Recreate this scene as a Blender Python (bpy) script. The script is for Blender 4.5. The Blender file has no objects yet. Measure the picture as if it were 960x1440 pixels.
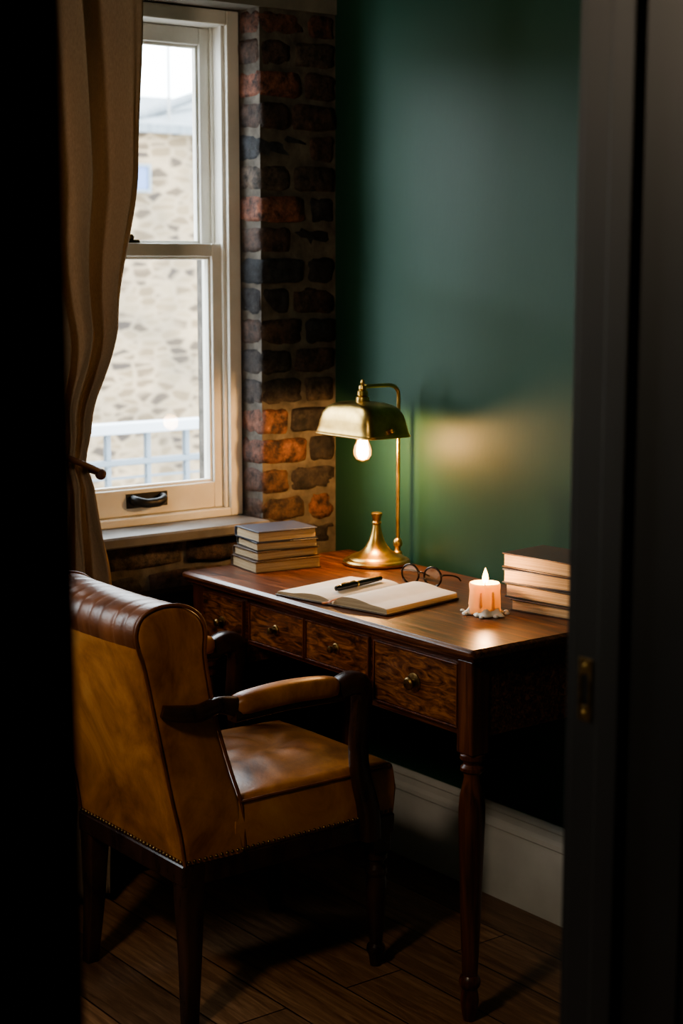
import bpy, bmesh, math, random
from mathutils import Vector, Matrix, noise
random.seed(7)
C = bpy.context.scene.collection
scene = bpy.context.scene
pi = math.pi
try: scene.view_settings.look = 'AgX - Medium High Contrast'
except Exception: pass

# ---------------------------------------------------------------- materials
def new_mat(name):
    m = bpy.data.materials.new(name); m.use_nodes = True
    nt = m.node_tree
    b = nt.nodes.get('Principled BSDF')
    return m, nt, b
def N(nt, typ, **kw):
    n = nt.nodes.new(typ)
    for k, v in kw.items():
        if k in n.inputs: n.inputs[k].default_value = v
        else: setattr(n, k, v)
    return n
def c4(c): return (c[0], c[1], c[2], 1)
def ramp(nt, stops):
    r = nt.nodes.new('ShaderNodeValToRGB'); e = r.color_ramp.elements
    e[0].position, e[0].color = stops[0][0], c4(stops[0][1])
    e[1].position, e[1].color = stops[-1][0], c4(stops[-1][1])
    for p, c in stops[1:-1]:
        x = e.new(p); x.color = c4(c)
    return r
def plain(name, c, rough=.5, metal=0, spec=None, **kw):
    m, nt, b = new_mat(name)
    b.inputs['Base Color'].default_value = c4(c)
    b.inputs['Roughness'].default_value = rough
    b.inputs['Metallic'].default_value = metal
    for k, v in kw.items(): b.inputs[k.replace('_', ' ')].default_value = v
    if spec is not None: b.inputs['Specular IOR Level'].default_value = spec
    return m
def noisy(name, stops, vscale=(1, 1, 1), scale=5, detail=6, dist=0, rough=(.5, .5), metal=0, bump=.1, bdist=.002,
          fine=None, spec=None, nrough=.55):
    m, nt, b = new_mat(name)
    tc = N(nt, 'ShaderNodeTexCoord'); mp = N(nt, 'ShaderNodeMapping'); mp.inputs['Scale'].default_value = vscale
    nt.links.new(tc.outputs['Object'], mp.inputs['Vector'])
    n = N(nt, 'ShaderNodeTexNoise', Scale=scale, Detail=detail, Distortion=dist, Roughness=nrough)
    nt.links.new(mp.outputs[0], n.inputs['Vector'])
    r = ramp(nt, stops); nt.links.new(n.outputs['Fac'], r.inputs[0]); nt.links.new(r.outputs[0], b.inputs['Base Color'])
    mr = N(nt, 'ShaderNodeMapRange'); mr.inputs['To Min'].default_value = rough[0]; mr.inputs['To Max'].default_value = rough[1]
    nt.links.new(n.outputs['Fac'], mr.inputs['Value']); nt.links.new(mr.outputs[0], b.inputs['Roughness'])
    b.inputs['Metallic'].default_value = metal
    if spec is not None: b.inputs['Specular IOR Level'].default_value = spec
    bp = N(nt, 'ShaderNodeBump', Strength=bump, Distance=bdist)
    if fine:
        n2 = N(nt, 'ShaderNodeTexNoise', Scale=fine, Detail=3)
        nt.links.new(mp.outputs[0], n2.inputs['Vector']); nt.links.new(n2.outputs['Fac'], bp.inputs['Height'])
    else: nt.links.new(n.outputs['Fac'], bp.inputs['Height'])
    nt.links.new(bp.outputs[0], b.inputs['Normal'])
    return m

wood_x = noisy('mahogany_x', [(.34, (.022, .007, .004)), (.5, (.095, .029, .012)), (.64, (.23, .082, .032))], (1.0, 22, 22), 4.5, 9, 1.0, (.26, .44), bump=.3, bdist=.001, nrough=.62)
wood_z = noisy('mahogany_z', [(.3, (.030, .009, .005)), (.5, (.095, .028, .012)), (.7, (.17, .055, .021))], (18, 18, 1.2), 4, 8, .8, (.25, .42), bump=.12, bdist=.001)
wood_drawer = noisy('mahogany_burl', [(.34, (.024, .008, .004)), (.5, (.15, .05, .016)), (.66, (.34, .13, .04))], (3, 9, 11), 4, 9, 3, (.28, .42), bump=.12, bdist=.001, nrough=.6)
wood_dark = noisy('dark_chair_wood', [(.3, (.014, .007, .005)), (.7, (.06, .025, .016))], (6, 6, 2), 5, 6, .5, (.2, .38), bump=.08, bdist=.001)
leather = noisy('tan_leather', [(.30, (.13, .045, .014)), (.42, (.31, .115, .030)), (.56, (.50, .20, .052)), (.72, (.60, .28, .085))], (1, 1, .7), 6, 12, .8, (.32, .5), bump=.3, bdist=.0012, fine=150, nrough=.64)
leather_dk = noisy('brown_leather', [(.3, (.08, .026, .011)), (.7, (.26, .09, .03))], (1, 1, 1), 9, 8, .6, (.28, .45), bump=.25, bdist=.0012, fine=160)
brass = noisy('aged_brass', [(.3, (.38, .24, .075)), (.7, (.68, .47, .17))], (1, 1, 1), 25, 4, 0, (.24, .4), metal=1, bump=.03, bdist=.0005)
brass_dk = noisy('dark_brass', [(.3, (.12, .08, .03)), (.7, (.34, .22, .09))], (1, 1, 1), 60, 4, 0, (.3, .5), metal=1, bump=.05, bdist=.0005)
green = noisy('green_paint', [(.3, (.014, .056, .034)), (.7, (.020, .071, .044))], (1, 1, .35), 3, 6, 0, (.46, .54), bump=.18, bdist=.0014, fine=90, spec=.34)
white_paint = noisy('window_paint', [(.3, (.66, .64, .58)), (.7, (.80, .78, .72))], (1, 1, 1), 8, 5, 0, (.4, .55), bump=.08, bdist=.001)
skirt_paint = noisy('skirting_paint', [(.3, (.60, .60, .58)), (.7, (.72, .72, .70))], (1, 1, 1), 8, 5, 0, (.4, .5), bump=.05, bdist=.001)
sill_mat = noisy('slate_sill', [(.3, (.09, .085, .08)), (.7, (.17, .16, .15))], (1, 1, 1), 14, 6, 0, (.45, .6), bump=.2, bdist=.002)
mortar = noisy('mortar', [(.3, (.055, .047, .04)), (.7, (.15, .13, .108))], (1, 1, 1), 26, 8, 0, (.9, .95), bump=.8, bdist=.006)
lintel_mat = noisy('lintel_plaster', [(.3, (.15, .14, .12)), (.7, (.26, .235, .20))], (1, 1, 1), 10, 6, 0, (.8, .9), bump=.3, bdist=.003)
dark_paint = noisy('charcoal_paint', [(.3, (.008, .009, .010)), (.7, (.012, .013, .014))], (1, 1, .3), 6, 4, 0, (.45, .55), bump=.06, bdist=.001)
dark_wall = noisy('hall_paint', [(.3, (.010, .010, .010)), (.7, (.014, .014, .014))], (1, 1, 1), 6, 4, 0, (.75, .8), bump=.06, bdist=.001)
ceil_mat = noisy('ceiling_paint', [(.3, (.12, .12, .11)), (.7, (.15, .15, .14))], (1, 1, 1), 4, 4, 0, (.8, .9), bump=.05)
iron = noisy('black_iron', [(.3, (.010, .010, .011)), (.7, (.026, .026, .027))], (1, 1, 1), 40, 4, 0, (.35, .5), metal=.4, bump=.1, bdist=.001)
paper = noisy('paper', [(.3, (.76, .70, .60)), (.7, (.84, .79, .70))], (1, 1, 1), 20, 4, 0, (.7, .8), bump=.03, bdist=.0005)
page_edge = noisy('page_edges', [(.35, (.34, .245, .14)), (.65, (.60, .47, .30))], (2, 2, 420), 3, 4, 0, (.7, .8), bump=.5, bdist=.0008)
cover_navy = noisy('cover_navy', [(.3, (.030, .038, .06)), (.7, (.055, .065, .095))], (1, 1, 1), 40, 5, 0, (.4, .55), bump=.1, bdist=.0005)
cover_brown = noisy('cover_brown', [(.3, (.05, .03, .02)), (.7, (.10, .06, .038))], (1, 1, 1), 40, 5, 0, (.4, .55), bump=.1, bdist=.0005)
cover_black = noisy('cover_black', [(.3, (.024, .024, .024)), (.7, (.055, .048, .04))], (1, 1, 1), 40, 5, 0, (.35, .5), bump=.1, bdist=.0005)
pen_mat = plain('black_lacquer', (.008, .008, .009), .18)
frame_mat = plain('dark_acetate', (.02, .012, .008), .2)
ribbon_mat = plain('ribbon', (.45, .12, .02), .6)
cord_mat = plain('tieback_cord', (.08, .035, .022), .7)
rail_white = plain('railing_white', (.46, .49, .53), .5)
rail_grey = plain('railing_grey', (.15, .18, .21), .5)
outconcrete = noisy('balcony_concrete', [(.3, (.25, .25, .24)), (.7, (.35, .34, .33))], (1, 1, 1), 6, 5, 0, (.85, .9))
slate = noisy('roof_slate', [(.3, (.10, .115, .125)), (.7, (.17, .19, .205))], (1, 6, 1), 4, 5, 0, (.7, .8), bump=.4, bdist=.02)
outwin = plain('far_window_glass', (.08, .13, .28), .2)

# brick (per-brick colours)
m, nt, b = new_mat('old_brick'); brick_mat = m
at = N(nt, 'ShaderNodeAttribute', attribute_name='bcol')
tc = N(nt, 'ShaderNodeTexCoord')
n1 = N(nt, 'ShaderNodeTexNoise', Scale=30, Detail=12, Roughness=.76); nt.links.new(tc.outputs['Object'], n1.inputs['Vector'])
r1 = ramp(nt, [(.38, (.10, .10, .12)), (.5, (.75, .75, .75)), (.6, (1.25, 1.2, 1.1)), (.7, (2.2, 2.1, 1.9))]); nt.links.new(n1.outputs['Fac'], r1.inputs[0])
mx = N(nt, 'ShaderNodeMix', data_type='RGBA', blend_type='MULTIPLY'); mx.inputs[0].default_value = 1
nt.links.new(at.outputs['Color'], mx.inputs[6]); nt.links.new(r1.outputs[0], mx.inputs[7])
n4 = N(nt, 'ShaderNodeTexNoise', Scale=13, Detail=10, Roughness=.72); nt.links.new(tc.outputs['Object'], n4.inputs['Vector'])
r4 = ramp(nt, [(.57, (0, 0, 0)), (.68, (.7, .7, .7))]); nt.links.new(n4.outputs['Fac'], r4.inputs[0])
mx2 = N(nt, 'ShaderNodeMix', data_type='RGBA'); mx2.inputs[7].default_value = (.10, .082, .068, 1)
nt.links.new(r4.outputs[0], mx2.inputs[0]); nt.links.new(mx.outputs[2], mx2.inputs[6])
r5 = ramp(nt, [(.36, (.8, .8, .8)), (.46, (0, 0, 0))]); nt.links.new(n4.outputs['Fac'], r5.inputs[0])
mx3 = N(nt, 'ShaderNodeMix', data_type='RGBA'); mx3.inputs[7].default_value = (.014, .014, .016, 1)
nt.links.new(r5.outputs[0], mx3.inputs[0]); nt.links.new(mx2.outputs[2], mx3.inputs[6])
nt.links.new(mx3.outputs[2], b.inputs['Base Color'])
b.inputs['Roughness'].default_value = .72
bp = N(nt, 'ShaderNodeBump', Strength=1, Distance=.008)
n2 = N(nt, 'ShaderNodeTexNoise', Scale=50, Detail=10, Roughness=.7); nt.links.new(tc.outputs['Object'], n2.inputs['Vector'])
nt.links.new(n2.outputs['Fac'], bp.inputs['Height']); nt.links.new(bp.outputs[0], b.inputs['Normal'])

# floor planks
m, nt, b = new_mat('floorboards'); floor_mat = m
tc = N(nt, 'ShaderNodeTexCoord')
bt = N(nt, 'ShaderNodeTexBrick', Scale=1.0); bt.inputs['Brick Width'].default_value = 1.3; bt.inputs['Row Height'].default_value = .15
bt.inputs['Mortar Size'].default_value = .002; bt.inputs['Mortar Smooth'].default_value = .2; bt.offset = .37
bt.inputs['Color1'].default_value = (.68, .68, .68, 1); bt.inputs['Color2'].default_value = (1.35, 1.3, 1.2, 1); bt.inputs['Mortar'].default_value = (.10, .08, .08, 1)
nt.links.new(tc.outputs['Object'], bt.inputs['Vector'])
mp2 = N(nt, 'ShaderNodeMapping'); mp2.inputs['Scale'].default_value = (1.2, 14, 1); nt.links.new(tc.outputs['Object'], mp2.inputs[0])
n1 = N(nt, 'ShaderNodeTexNoise', Scale=4, Detail=10, Distortion=1.2, Roughness=.62); nt.links.new(mp2.outputs[0], n1.inputs['Vector'])
r1 = ramp(nt, [(.3, (.11, .055, .029)), (.5, (.22, .118, .062)), (.7, (.36, .205, .115))]); nt.links.new(n1.outputs['Fac'], r1.inputs[0])
mx = N(nt, 'ShaderNodeMix', data_type='RGBA', blend_type='MULTIPLY'); mx.inputs[0].default_value = 1
nt.links.new(r1.outputs[0], mx.inputs[6]); nt.links.new(bt.outputs['Color'], mx.inputs[7]); nt.links.new(mx.outputs[2], b.inputs['Base Color'])
b.inputs['Roughness'].default_value = .38
bp = N(nt, 'ShaderNodeBump', Strength=.25, Distance=.002); nt.links.new(n1.outputs['Fac'], bp.inputs['Height'])
bp2 = N(nt, 'ShaderNodeBump', Strength=.6, Distance=.003); bp2.invert = True; nt.links.new(bt.outputs['Fac'], bp2.inputs['Height'])
nt.links.new(bp.outputs[0], bp2.inputs['Normal']); nt.links.new(bp2.outputs[0], b.inputs['Normal'])

# exterior rubble stone
m, nt, b = new_mat('rubble_stone'); stone_mat = m
tc = N(nt, 'ShaderNodeTexCoord')
sx = N(nt, 'ShaderNodeSeparateXYZ'); nt.links.new(tc.outputs['Object'], sx.inputs[0])
cx = N(nt, 'ShaderNodeCombineXYZ'); nt.links.new(sx.outputs['Y'], cx.inputs['X']); nt.links.new(sx.outputs['Z'], cx.inputs['Y'])
mpv = N(nt, 'ShaderNodeMapping'); mpv.inputs['Scale'].default_value = (8.0, 19, 1); nt.links.new(cx.outputs[0], mpv.inputs[0])
nz = N(nt, 'ShaderNodeTexNoise', Scale=9, Detail=3); nt.links.new(cx.outputs[0], nz.inputs['Vector'])
vm = N(nt, 'ShaderNodeVectorMath', operation='MULTIPLY_ADD'); vm.inputs[1].default_value = (.5, .5, 0)
nt.links.new(nz.outputs['Color'], vm.inputs[0]); nt.links.new(mpv.outputs[0], vm.inputs[2])
vo = N(nt, 'ShaderNodeTexVoronoi', Scale=1.0, Randomness=.8); nt.links.new(vm.outputs[0], vo.inputs['Vector'])
ve = N(nt, 'ShaderNodeTexVoronoi', Scale=1.0, Randomness=.8, feature='DISTANCE_TO_EDGE'); nt.links.new(vm.outputs[0], ve.inputs['Vector'])
sc_ = N(nt, 'ShaderNodeSeparateColor'); nt.links.new(vo.outputs['Color'], sc_.inputs[0])
rs = ramp(nt, [(.0, (.045, .034, .026)), (.3, (.10, .072, .043)), (.6, (.17, .125, .07)), (1.0, (.25, .195, .12))]); nt.links.new(sc_.outputs[0], rs.inputs[0])
rm = ramp(nt, [(.02, (1, 1, 1)), (.16, (0, 0, 0))]); nt.links.new(ve.outputs['Distance'], rm.inputs[0])
mm = N(nt, 'ShaderNodeMix', data_type='RGBA'); nt.links.new(rm.outputs[0], mm.inputs[0]); nt.links.new(rs.outputs[0], mm.inputs[6]); mm.inputs[7].default_value = (.27, .21, .135, 1)
n3 = N(nt, 'ShaderNodeTexNoise', Scale=3, Detail=5); nt.links.new(cx.outputs[0], n3.inputs['Vector'])
r3 = ramp(nt, [(.3, (.65, .66, .70)), (.7, (1.15, 1.1, 1.05))]); nt.links.new(n3.outputs['Fac'], r3.inputs[0])
mx = N(nt, 'ShaderNodeMix', data_type='RGBA', blend_type='MULTIPLY'); mx.inputs[0].default_value = 1
nt.links.new(mm.outputs[2], mx.inputs[6]); nt.links.new(r3.outputs[0], mx.inputs[7]); nt.links.new(mx.outputs[2], b.inputs['Base Color'])
b.inputs['Roughness'].default_value = .9

# curtain linen
m, nt, b = new_mat('linen'); linen = m
tc = N(nt, 'ShaderNodeTexCoord')
mp = N(nt, 'ShaderNodeMapping'); mp.inputs['Scale'].default_value = (300, 300, 60); nt.links.new(tc.outputs['Object'], mp.inputs[0])
n1 = N(nt, 'ShaderNodeTexNoise', Scale=2, Detail=3); nt.links.new(mp.outputs[0], n1.inputs['Vector'])
r1 = ramp(nt, [(.3, (.28, .205, .145)), (.7, (.41, .31, .225))]); nt.links.new(n1.outputs['Fac'], r1.inputs[0])
nt.links.new(r1.outputs[0], b.inputs['Base Color']); b.inputs['Roughness'].default_value = .85
tr = N(nt, 'ShaderNodeBsdfTranslucent'); tr.inputs['Color'].default_value = (.50, .33, .19, 1)
ms = N(nt, 'ShaderNodeMixShader'); ms.inputs[0].default_value = .24
out = nt.nodes['Material Output']
nt.links.new(b.outputs[0], ms.inputs[1]); nt.links.new(tr.outputs[0], ms.inputs[2]); nt.links.new(ms.outputs[0], out.inputs['Surface'])
bp = N(nt, 'ShaderNodeBump', Strength=.3, Distance=.001); nt.links.new(n1.outputs['Fac'], bp.inputs['Height']); nt.links.new(bp.outputs[0], b.inputs['Normal'])

def thin_glass(name, tint=(1, 1, 1), gl=.06):
    m, nt, b = new_mat(name); nt.nodes.remove(b)
    t = N(nt, 'ShaderNodeBsdfTransparent'); t.inputs[0].default_value = c4(tint)
    g = N(nt, 'ShaderNodeBsdfGlossy'); g.inputs['Roughness'].default_value = .03
    ms = N(nt, 'ShaderNodeMixShader'); ms.inputs[0].default_value = gl
    nt.links.new(t.outputs[0], ms.inputs[1]); nt.links.new(g.outputs[0], ms.inputs[2]); nt.links.new(ms.outputs[0], nt.nodes['Material Output'].inputs['Surface'])
    return m
glass = thin_glass('window_glass', (.96, .98, .98), .006)
bulb_glass = thin_glass('bulb_glass', (1, .93, .8), .08)
lens_glass = thin_glass('lens_glass', (.93, .95, .95), .1)
def emis(name, col, strength, transp=False):
    m, nt, b = new_mat(name); nt.nodes.remove(b)
    e = N(nt, 'ShaderNodeEmission'); e.inputs[0].default_value = c4(col); e.inputs[1].default_value = strength
    o = nt.nodes['Material Output']
    if transp:
        t = N(nt, 'ShaderNodeBsdfTransparent'); a = N(nt, 'ShaderNodeAddShader')
        nt.links.new(e.outputs[0], a.inputs[0]); nt.links.new(t.outputs[0], a.inputs[1]); nt.links.new(a.outputs[0], o.inputs['Surface'])
    else: nt.links.new(e.outputs[0], o.inputs['Surface'])
    return m
filament = emis('filament', (1, .55, .18), 150)
bulb_core = emis('bulb_glow', (1, .48, .14), 1.5, True)
flame_mat = emis('flame', (1, .50, .13), 10, True)
opal = emis('opal_glass', (1, .8, .6), .8, True)  # glow of the added fill pendant's globe
wax = plain('wax', (.95, .72, .42), .45)
nt = wax.node_tree; _b = nt.nodes['Principled BSDF']
_b.inputs['Subsurface Weight'].default_value = .2; _b.inputs['Subsurface Radius'].default_value = (1, .8, .5); _b.inputs['Subsurface Scale'].default_value = .012
tr = N(nt, 'ShaderNodeBsdfTranslucent'); tr.inputs['Color'].default_value = (1, .72, .36, 1)
ms = N(nt, 'ShaderNodeMixShader'); ms.inputs[0].default_value = .5
nt.links.new(_b.outputs[0], ms.inputs[1]); nt.links.new(tr.outputs[0], ms.inputs[2]); nt.links.new(ms.outputs[0], nt.nodes['Material Output'].inputs['Surface'])
wax2 = plain('wax_pool', (.80, .75, .66), .4); _b = wax2.node_tree.nodes['Principled BSDF']
_b.inputs['Subsurface Weight'].default_value = .2; _b.inputs['Subsurface Radius'].default_value = (1, .9, .8); _b.inputs['Subsurface Scale'].default_value = .003

# ---------------------------------------------------------------- mesh helpers
def mesh_obj(name, verts, faces, mat, smooth=False):
    me = bpy.data.meshes.new(name); me.from_pydata([tuple(v) for v in verts], [], faces); me.update()
    bm = bmesh.new(); bm.from_mesh(me); bmesh.ops.recalc_face_normals(bm, faces=bm.faces); bm.to_mesh(me); bm.free()
    o = bpy.data.objects.new(name, me); C.objects.link(o)
    if mat: me.materials.append(mat)
    if smooth:
        for p in me.polygons: p.use_smooth = True
    return o
def sharp(o, ang=35):
    for p in o.data.polygons: p.use_smooth = True
    bm = bmesh.new(); bm.from_mesh(o.data)
    for e in bm.edges:
        if len(e.link_faces) == 2 and e.calc_face_angle(0) > math.radians(ang): e.smooth = False
    bm.to_mesh(o.data); bm.free(); return o
BF = [(0, 1, 3, 2), (4, 6, 7, 5), (0, 4, 5, 1), (2, 3, 7, 6), (0, 2, 6, 4), (1, 5, 7, 3)]
def boxes(name, lst, mat, bevel=0):
    vs, fs = [], []
    for (x0, x1, y0, y1, z0, z1) in lst:
        k = len(vs)
        for x in (x0, x1):
            for y in (y0, y1):
                for z in (z0, z1): vs.append((x, y, z))
        fs += [tuple(k + i for i in f) for f in BF]
    o = mesh_obj(name, vs, fs, mat)
    if bevel:
        md = o.modifiers.new('bevel', 'BEVEL'); md.width = bevel; md.segments = 2; md.limit_method = 'ANGLE'
    return o
def box(name, x0, x1, y0, y1, z0, z1, mat, bevel=0): return boxes(name, [(x0, x1, y0, y1, z0, z1)], mat, bevel)
def lathe(name, prof, mat, c=(0, 0, 0), seg=40, axis='Z', ang=30, wob=None):
    vs, fs = [], []
    n = len(prof)
    for i, (r, z) in enumerate(prof):
        for j in range(seg):
            a = 2 * pi * j / seg
            rr = r * (wob(i, a) if wob else 1)
            p = (rr * math.cos(a), rr * math.sin(a), z)
            if axis == 'Y': p = (p[0], -p[2], p[1])
            if axis == 'X': p = (p[2], p[0], p[1])
            vs.append((p[0] + c[0], p[1] + c[1], p[2] + c[2]))
    for i in range(n - 1):
        for j in range(seg):
            k = (j + 1) % seg
            fs.append((i * seg + j, i * seg + k, (i + 1) * seg + k, (i + 1) * seg + j))
    fs.append(tuple(range(seg))); fs.append(tuple((n - 1) * seg + j for j in range(seg)))
    return sharp(mesh_obj(name, vs, fs, mat), ang)
def catmull(pts, n=6, closed=False):
    P = [Vector(p) for p in pts]; out = []; L = len(P)
    rng = L if closed else L - 1
    for i in range(rng):
        if closed: a, b, c, d = P[(i - 1) % L], P[i], P[(i + 1) % L], P[(i + 2) % L]
        else: a, b, c, d = P[max(i - 1, 0)], P[i], P[i + 1], P[min(i + 2, L - 1)]
        for k in range(n):
            t = k / n
            out.append(.5 * ((2 * b) + (c - a) * t + (2 * a - 5 * b + 4 * c - d) * t * t + (3 * b - a - 3 * c + d) * t ** 3))
    if not closed: out.append(P[-1])
    return out
def tube(name, pts, r, mat, seg=12, closed=False, ref=Vector((0, 0, 1)), flat=1.0, power=2.0):
    """r scalar or list; flat scales the second cross axis"""
    P = [Vector(p) for p in pts]; n = len(P)
    rs = r if isinstance(r, (list, tuple)) else [r] * n
    if len(rs) != n:
        src = rs; rs = []
        for i in range(n):
            f = i / (n - 1) * (len(src) - 1); k = min(int(f), len(src) - 2); f -= k
            rs.append(src[k] * (1 - f) + src[k + 1] * f)
    vs, fs = [], []; prev = None
    for i in range(n):
        if closed: t = (P[(i + 1) % n] - P[i - 1])
        else: t = P[min(i + 1, n - 1)] - P[max(i - 1, 0)]
        t.normalize()
        if prev is None:
            u = ref - t * ref.dot(t)
            if u.length < 1e-3: u = Vector((1, 0, 0)) - t * t.x
        else: u = prev - t * prev.dot(t)
        u.normalize(); prev = u; w = t.cross(u)
        for j in range(seg):
            a = 2 * pi * j / seg; ca, sa = math.cos(a), math.sin(a)
            if power != 2:
                ca = math.copysign(abs(ca) ** (2 / power), ca); sa = math.copysign(abs(sa) ** (2 / power), sa)
            vs.append(P[i] + u * ca * rs[i] + w * sa * rs[i] * flat)
    m_ = n if closed else n - 1
    for i in range(m_):
        for j in range(seg):
            k = (j + 1) % seg; i2 = (i + 1) % n
            fs.append((i * seg + j, i * seg + k, i2 * seg + k, i2 * seg + j))
    if not closed:
        fs.append(tuple(range(seg))); fs.append(tuple((n - 1) * seg + j for j in range(seg)))
    return sharp(mesh_obj(name, vs, fs, mat), 50)
def rrect(x0, x1, y0, y1, r, n=4):
    o = []
    for cx, cy, a0 in ((x1 - r, y1 - r, 0), (x0 + r, y1 - r, 90), (x0 + r, y0 + r, 180), (x1 - r, y0 + r, 270)):
        for k in range(n + 1):
            a = math.radians(a0 + 90 * k / n); o.append((cx + r * math.cos(a), cy + r * math.sin(a)))
    return o
def slab(name, x0, x1, y0, y1, prof, r, mat, n=4, ang=30):
    vs, fs = [], []
    for z, ins in prof:
        for p in rrect(x0 + ins, x1 - ins, y0 + ins, y1 - ins, max(r - ins, .0015), n): vs.append((p[0], p[1], z))
    s = 4 * (n + 1); L = len(prof)
    for i in range(L - 1):
        for j in range(s):
            k = (j + 1) % s; fs.append((i * s + j, i * s + k, (i + 1) * s + k, (i + 1) * s + j))
    fs.append(tuple(range(s))); fs.append(tuple((L - 1) * s + j for j in range(s)))
    return sharp(mesh_obj(name, vs, fs, mat), ang)
def sphere(name, c, r, mat, sc=(1, 1, 1), seg=16):
    me = bpy.data.meshes.new(name); bm = bmesh.new(); bmesh.ops.create_uvsphere(bm, u_segments=seg, v_segments=seg // 2, radius=r)
    for v in bm.verts: v.co = Vector((v.co.x * sc[0] + c[0], v.co.y * sc[1] + c[1], v.co.z * sc[2] + c[2]))
    for f in bm.faces: f.smooth = True
    bm.to_mesh(me); bm.free(); me.materials.append(mat)
    o = bpy.data.objects.new(name, me); C.objects.link(o); return o
def group(name, parts, loc, rotz=0, local=False):
    e = bpy.data.objects.new(name, None); e.empty_display_size = .1; C.objects.link(e)
    e.location = loc; e.rotation_euler = (0, 0, rotz)
    for p in parts:
        p.parent = e
        if not local: p.matrix_parent_inverse = Matrix.Translation(-Vector(loc))
    return e

# ---------------------------------------------------------------- room shell
XE0, XE1 = 2.08, 2.24
YS = -3.0
HC = 2.65
box('floor', -.3, 4.4, YS - .1, .1, -.05, 0, floor_mat)
box('ceiling', -.3, 4.4, YS - .1, .1, HC, HC + .06, ceil_mat)
box('wall_north', -.3, 4.4, 0, .1, 0, HC, green)
box('wall_south', -.3, 4.4, YS - .1, YS, 0, HC, green)
box('wall_hall', 4.3, 4.4, YS, 0, 0, HC, dark_wall)
DY0, DY1, DZ = -1.961, -1.246, 2.03
we = boxes('wall_east', [(XE0, XE1, DY1 + .025, 0, 0, HC), (XE0, XE1, YS, DY0 - .025, 0, HC), (XE0, XE1, DY0 - .025, DY1 + .025, DZ + .025, HC)], green)
boxes('trim_hall_panel', [(XE1, XE1 + .006, DY1 + .1, 0, .15, HC), (XE1, XE1 + .006, YS, DY0 - .1, .15, HC), (XE1, XE1 + .006, DY0 - .1, DY1 + .1, DZ + .1, HC)], dark_wall)

def skirting(name, x0, x1, mat):
    prof = [(0, 0), (-.022, 0), (-.022, .15), (-.018, .158), (-.018, .168), (-.022, .172), (-.02, .182), (-.012, .19), (-.010, .205), (-.013, .209), (-.011, .216), (-.004, .222), (0, .222)]
    vs = [(x0, y, z) for y, z in prof] + [(x1, y, z) for y, z in prof]; n = len(prof)
    fs = [(i, (i + 1) % n, n + (i + 1) % n, n + i) for i in range(n)] + [tuple(range(n)), tuple(n + i for i in range(n))]
    return sharp(mesh_obj(name, vs, fs, mat), 30)
skirting('baseboard_north', .012, XE0, skirt_paint)

# brick west wall with the window opening and an added, unseen one for fill
W1 = (-.98, -.234); W_FILL = (-2.15, -1.40); WZ0, WZ1 = .835, 2.09
tb = bmesh.new(); bmesh.ops.create_cube(tb, size=2)
bmesh.ops.subdivide_edges(tb, edges=tb.edges[:], cuts=4, use_grid_fill=True)
tb.verts.index_update(); TV = [v.co.copy() for v in tb.verts]; TF = [tuple(v.index for v in f.verts) for f in tb.faces]; tb.free()
BV, BFc, BC = [], [], []
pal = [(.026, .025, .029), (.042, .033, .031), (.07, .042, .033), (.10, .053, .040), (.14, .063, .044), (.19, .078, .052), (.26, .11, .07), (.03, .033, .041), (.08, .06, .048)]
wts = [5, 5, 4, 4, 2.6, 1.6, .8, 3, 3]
def brick(y0, y1, z0, z1, reveal_lit=0):
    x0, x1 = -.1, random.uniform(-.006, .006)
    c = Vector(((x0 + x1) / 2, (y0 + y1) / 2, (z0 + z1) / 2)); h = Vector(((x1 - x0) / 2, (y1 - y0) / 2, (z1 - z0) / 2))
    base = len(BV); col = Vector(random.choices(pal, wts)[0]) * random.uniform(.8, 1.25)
    if reveal_lit: col = Vector(random.choices(pal, [2, 2, 2, 3, 4, 5, 4, 2, 2])[0]) * random.uniform(1.0, 1.5)  # reveal bricks get warmer, brighter colour, standing in for window light they catch
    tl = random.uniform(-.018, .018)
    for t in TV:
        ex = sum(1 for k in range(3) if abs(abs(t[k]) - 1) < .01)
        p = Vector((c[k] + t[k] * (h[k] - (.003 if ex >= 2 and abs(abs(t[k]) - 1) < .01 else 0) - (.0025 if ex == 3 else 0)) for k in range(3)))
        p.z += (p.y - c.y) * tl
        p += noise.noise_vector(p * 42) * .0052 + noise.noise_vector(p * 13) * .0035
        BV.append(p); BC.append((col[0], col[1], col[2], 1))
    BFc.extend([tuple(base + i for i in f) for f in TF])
z = .004; ci = 0
while z < 2.07:
    z1 = z + .065
    segs = []
    s1 = random.uniform(.085, .105) if ci % 2 else random.uniform(.13, .15)
    segs.append((-s1 + .005, -.004)); segs.append((-.234, -s1 - .005))
    y = -.244 - (.1025 if ci % 2 else 0)
    if ci % 2: segs.append((-.3415, -.244))
    y = -.3515 if ci % 2 else -.244
    while y > YS + .02:
        segs.append((max(y - .215, YS), y)); y -= .225
    for a, b_ in segs:
        pieces = [(a, b_)]
        if z1 > WZ0 + .01:
            for w in (W1, W_FILL):
                np_ = []
                for (p, q) in pieces:
                    if q <= w[0] or p >= w[1]: np_.append((p, q)); continue
                    if p < w[0]: np_.append((p, w[0]))
                    if q > w[1]: np_.append((w[1], q))
                pieces = np_
        for p, q in pieces:
            if q - p > .03: brick(p, q, z, min(z1, 2.085), reveal_lit=(abs(p - W1[1]) < .01 and random.random() < .6))
    z += .075; ci += 1
bo = mesh_obj('brickwork', BV, BFc, brick_mat, True)
ca = bo.data.color_attributes.new('bcol', 'FLOAT_COLOR', 'POINT')
for i, c in enumerate(BC): ca.data[i].color = c
core = []
ys = [(W1[1] + .004, 0), (W_FILL[1] + .004, W1[0] - .004), (YS, W_FILL[0] - .004)]
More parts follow.
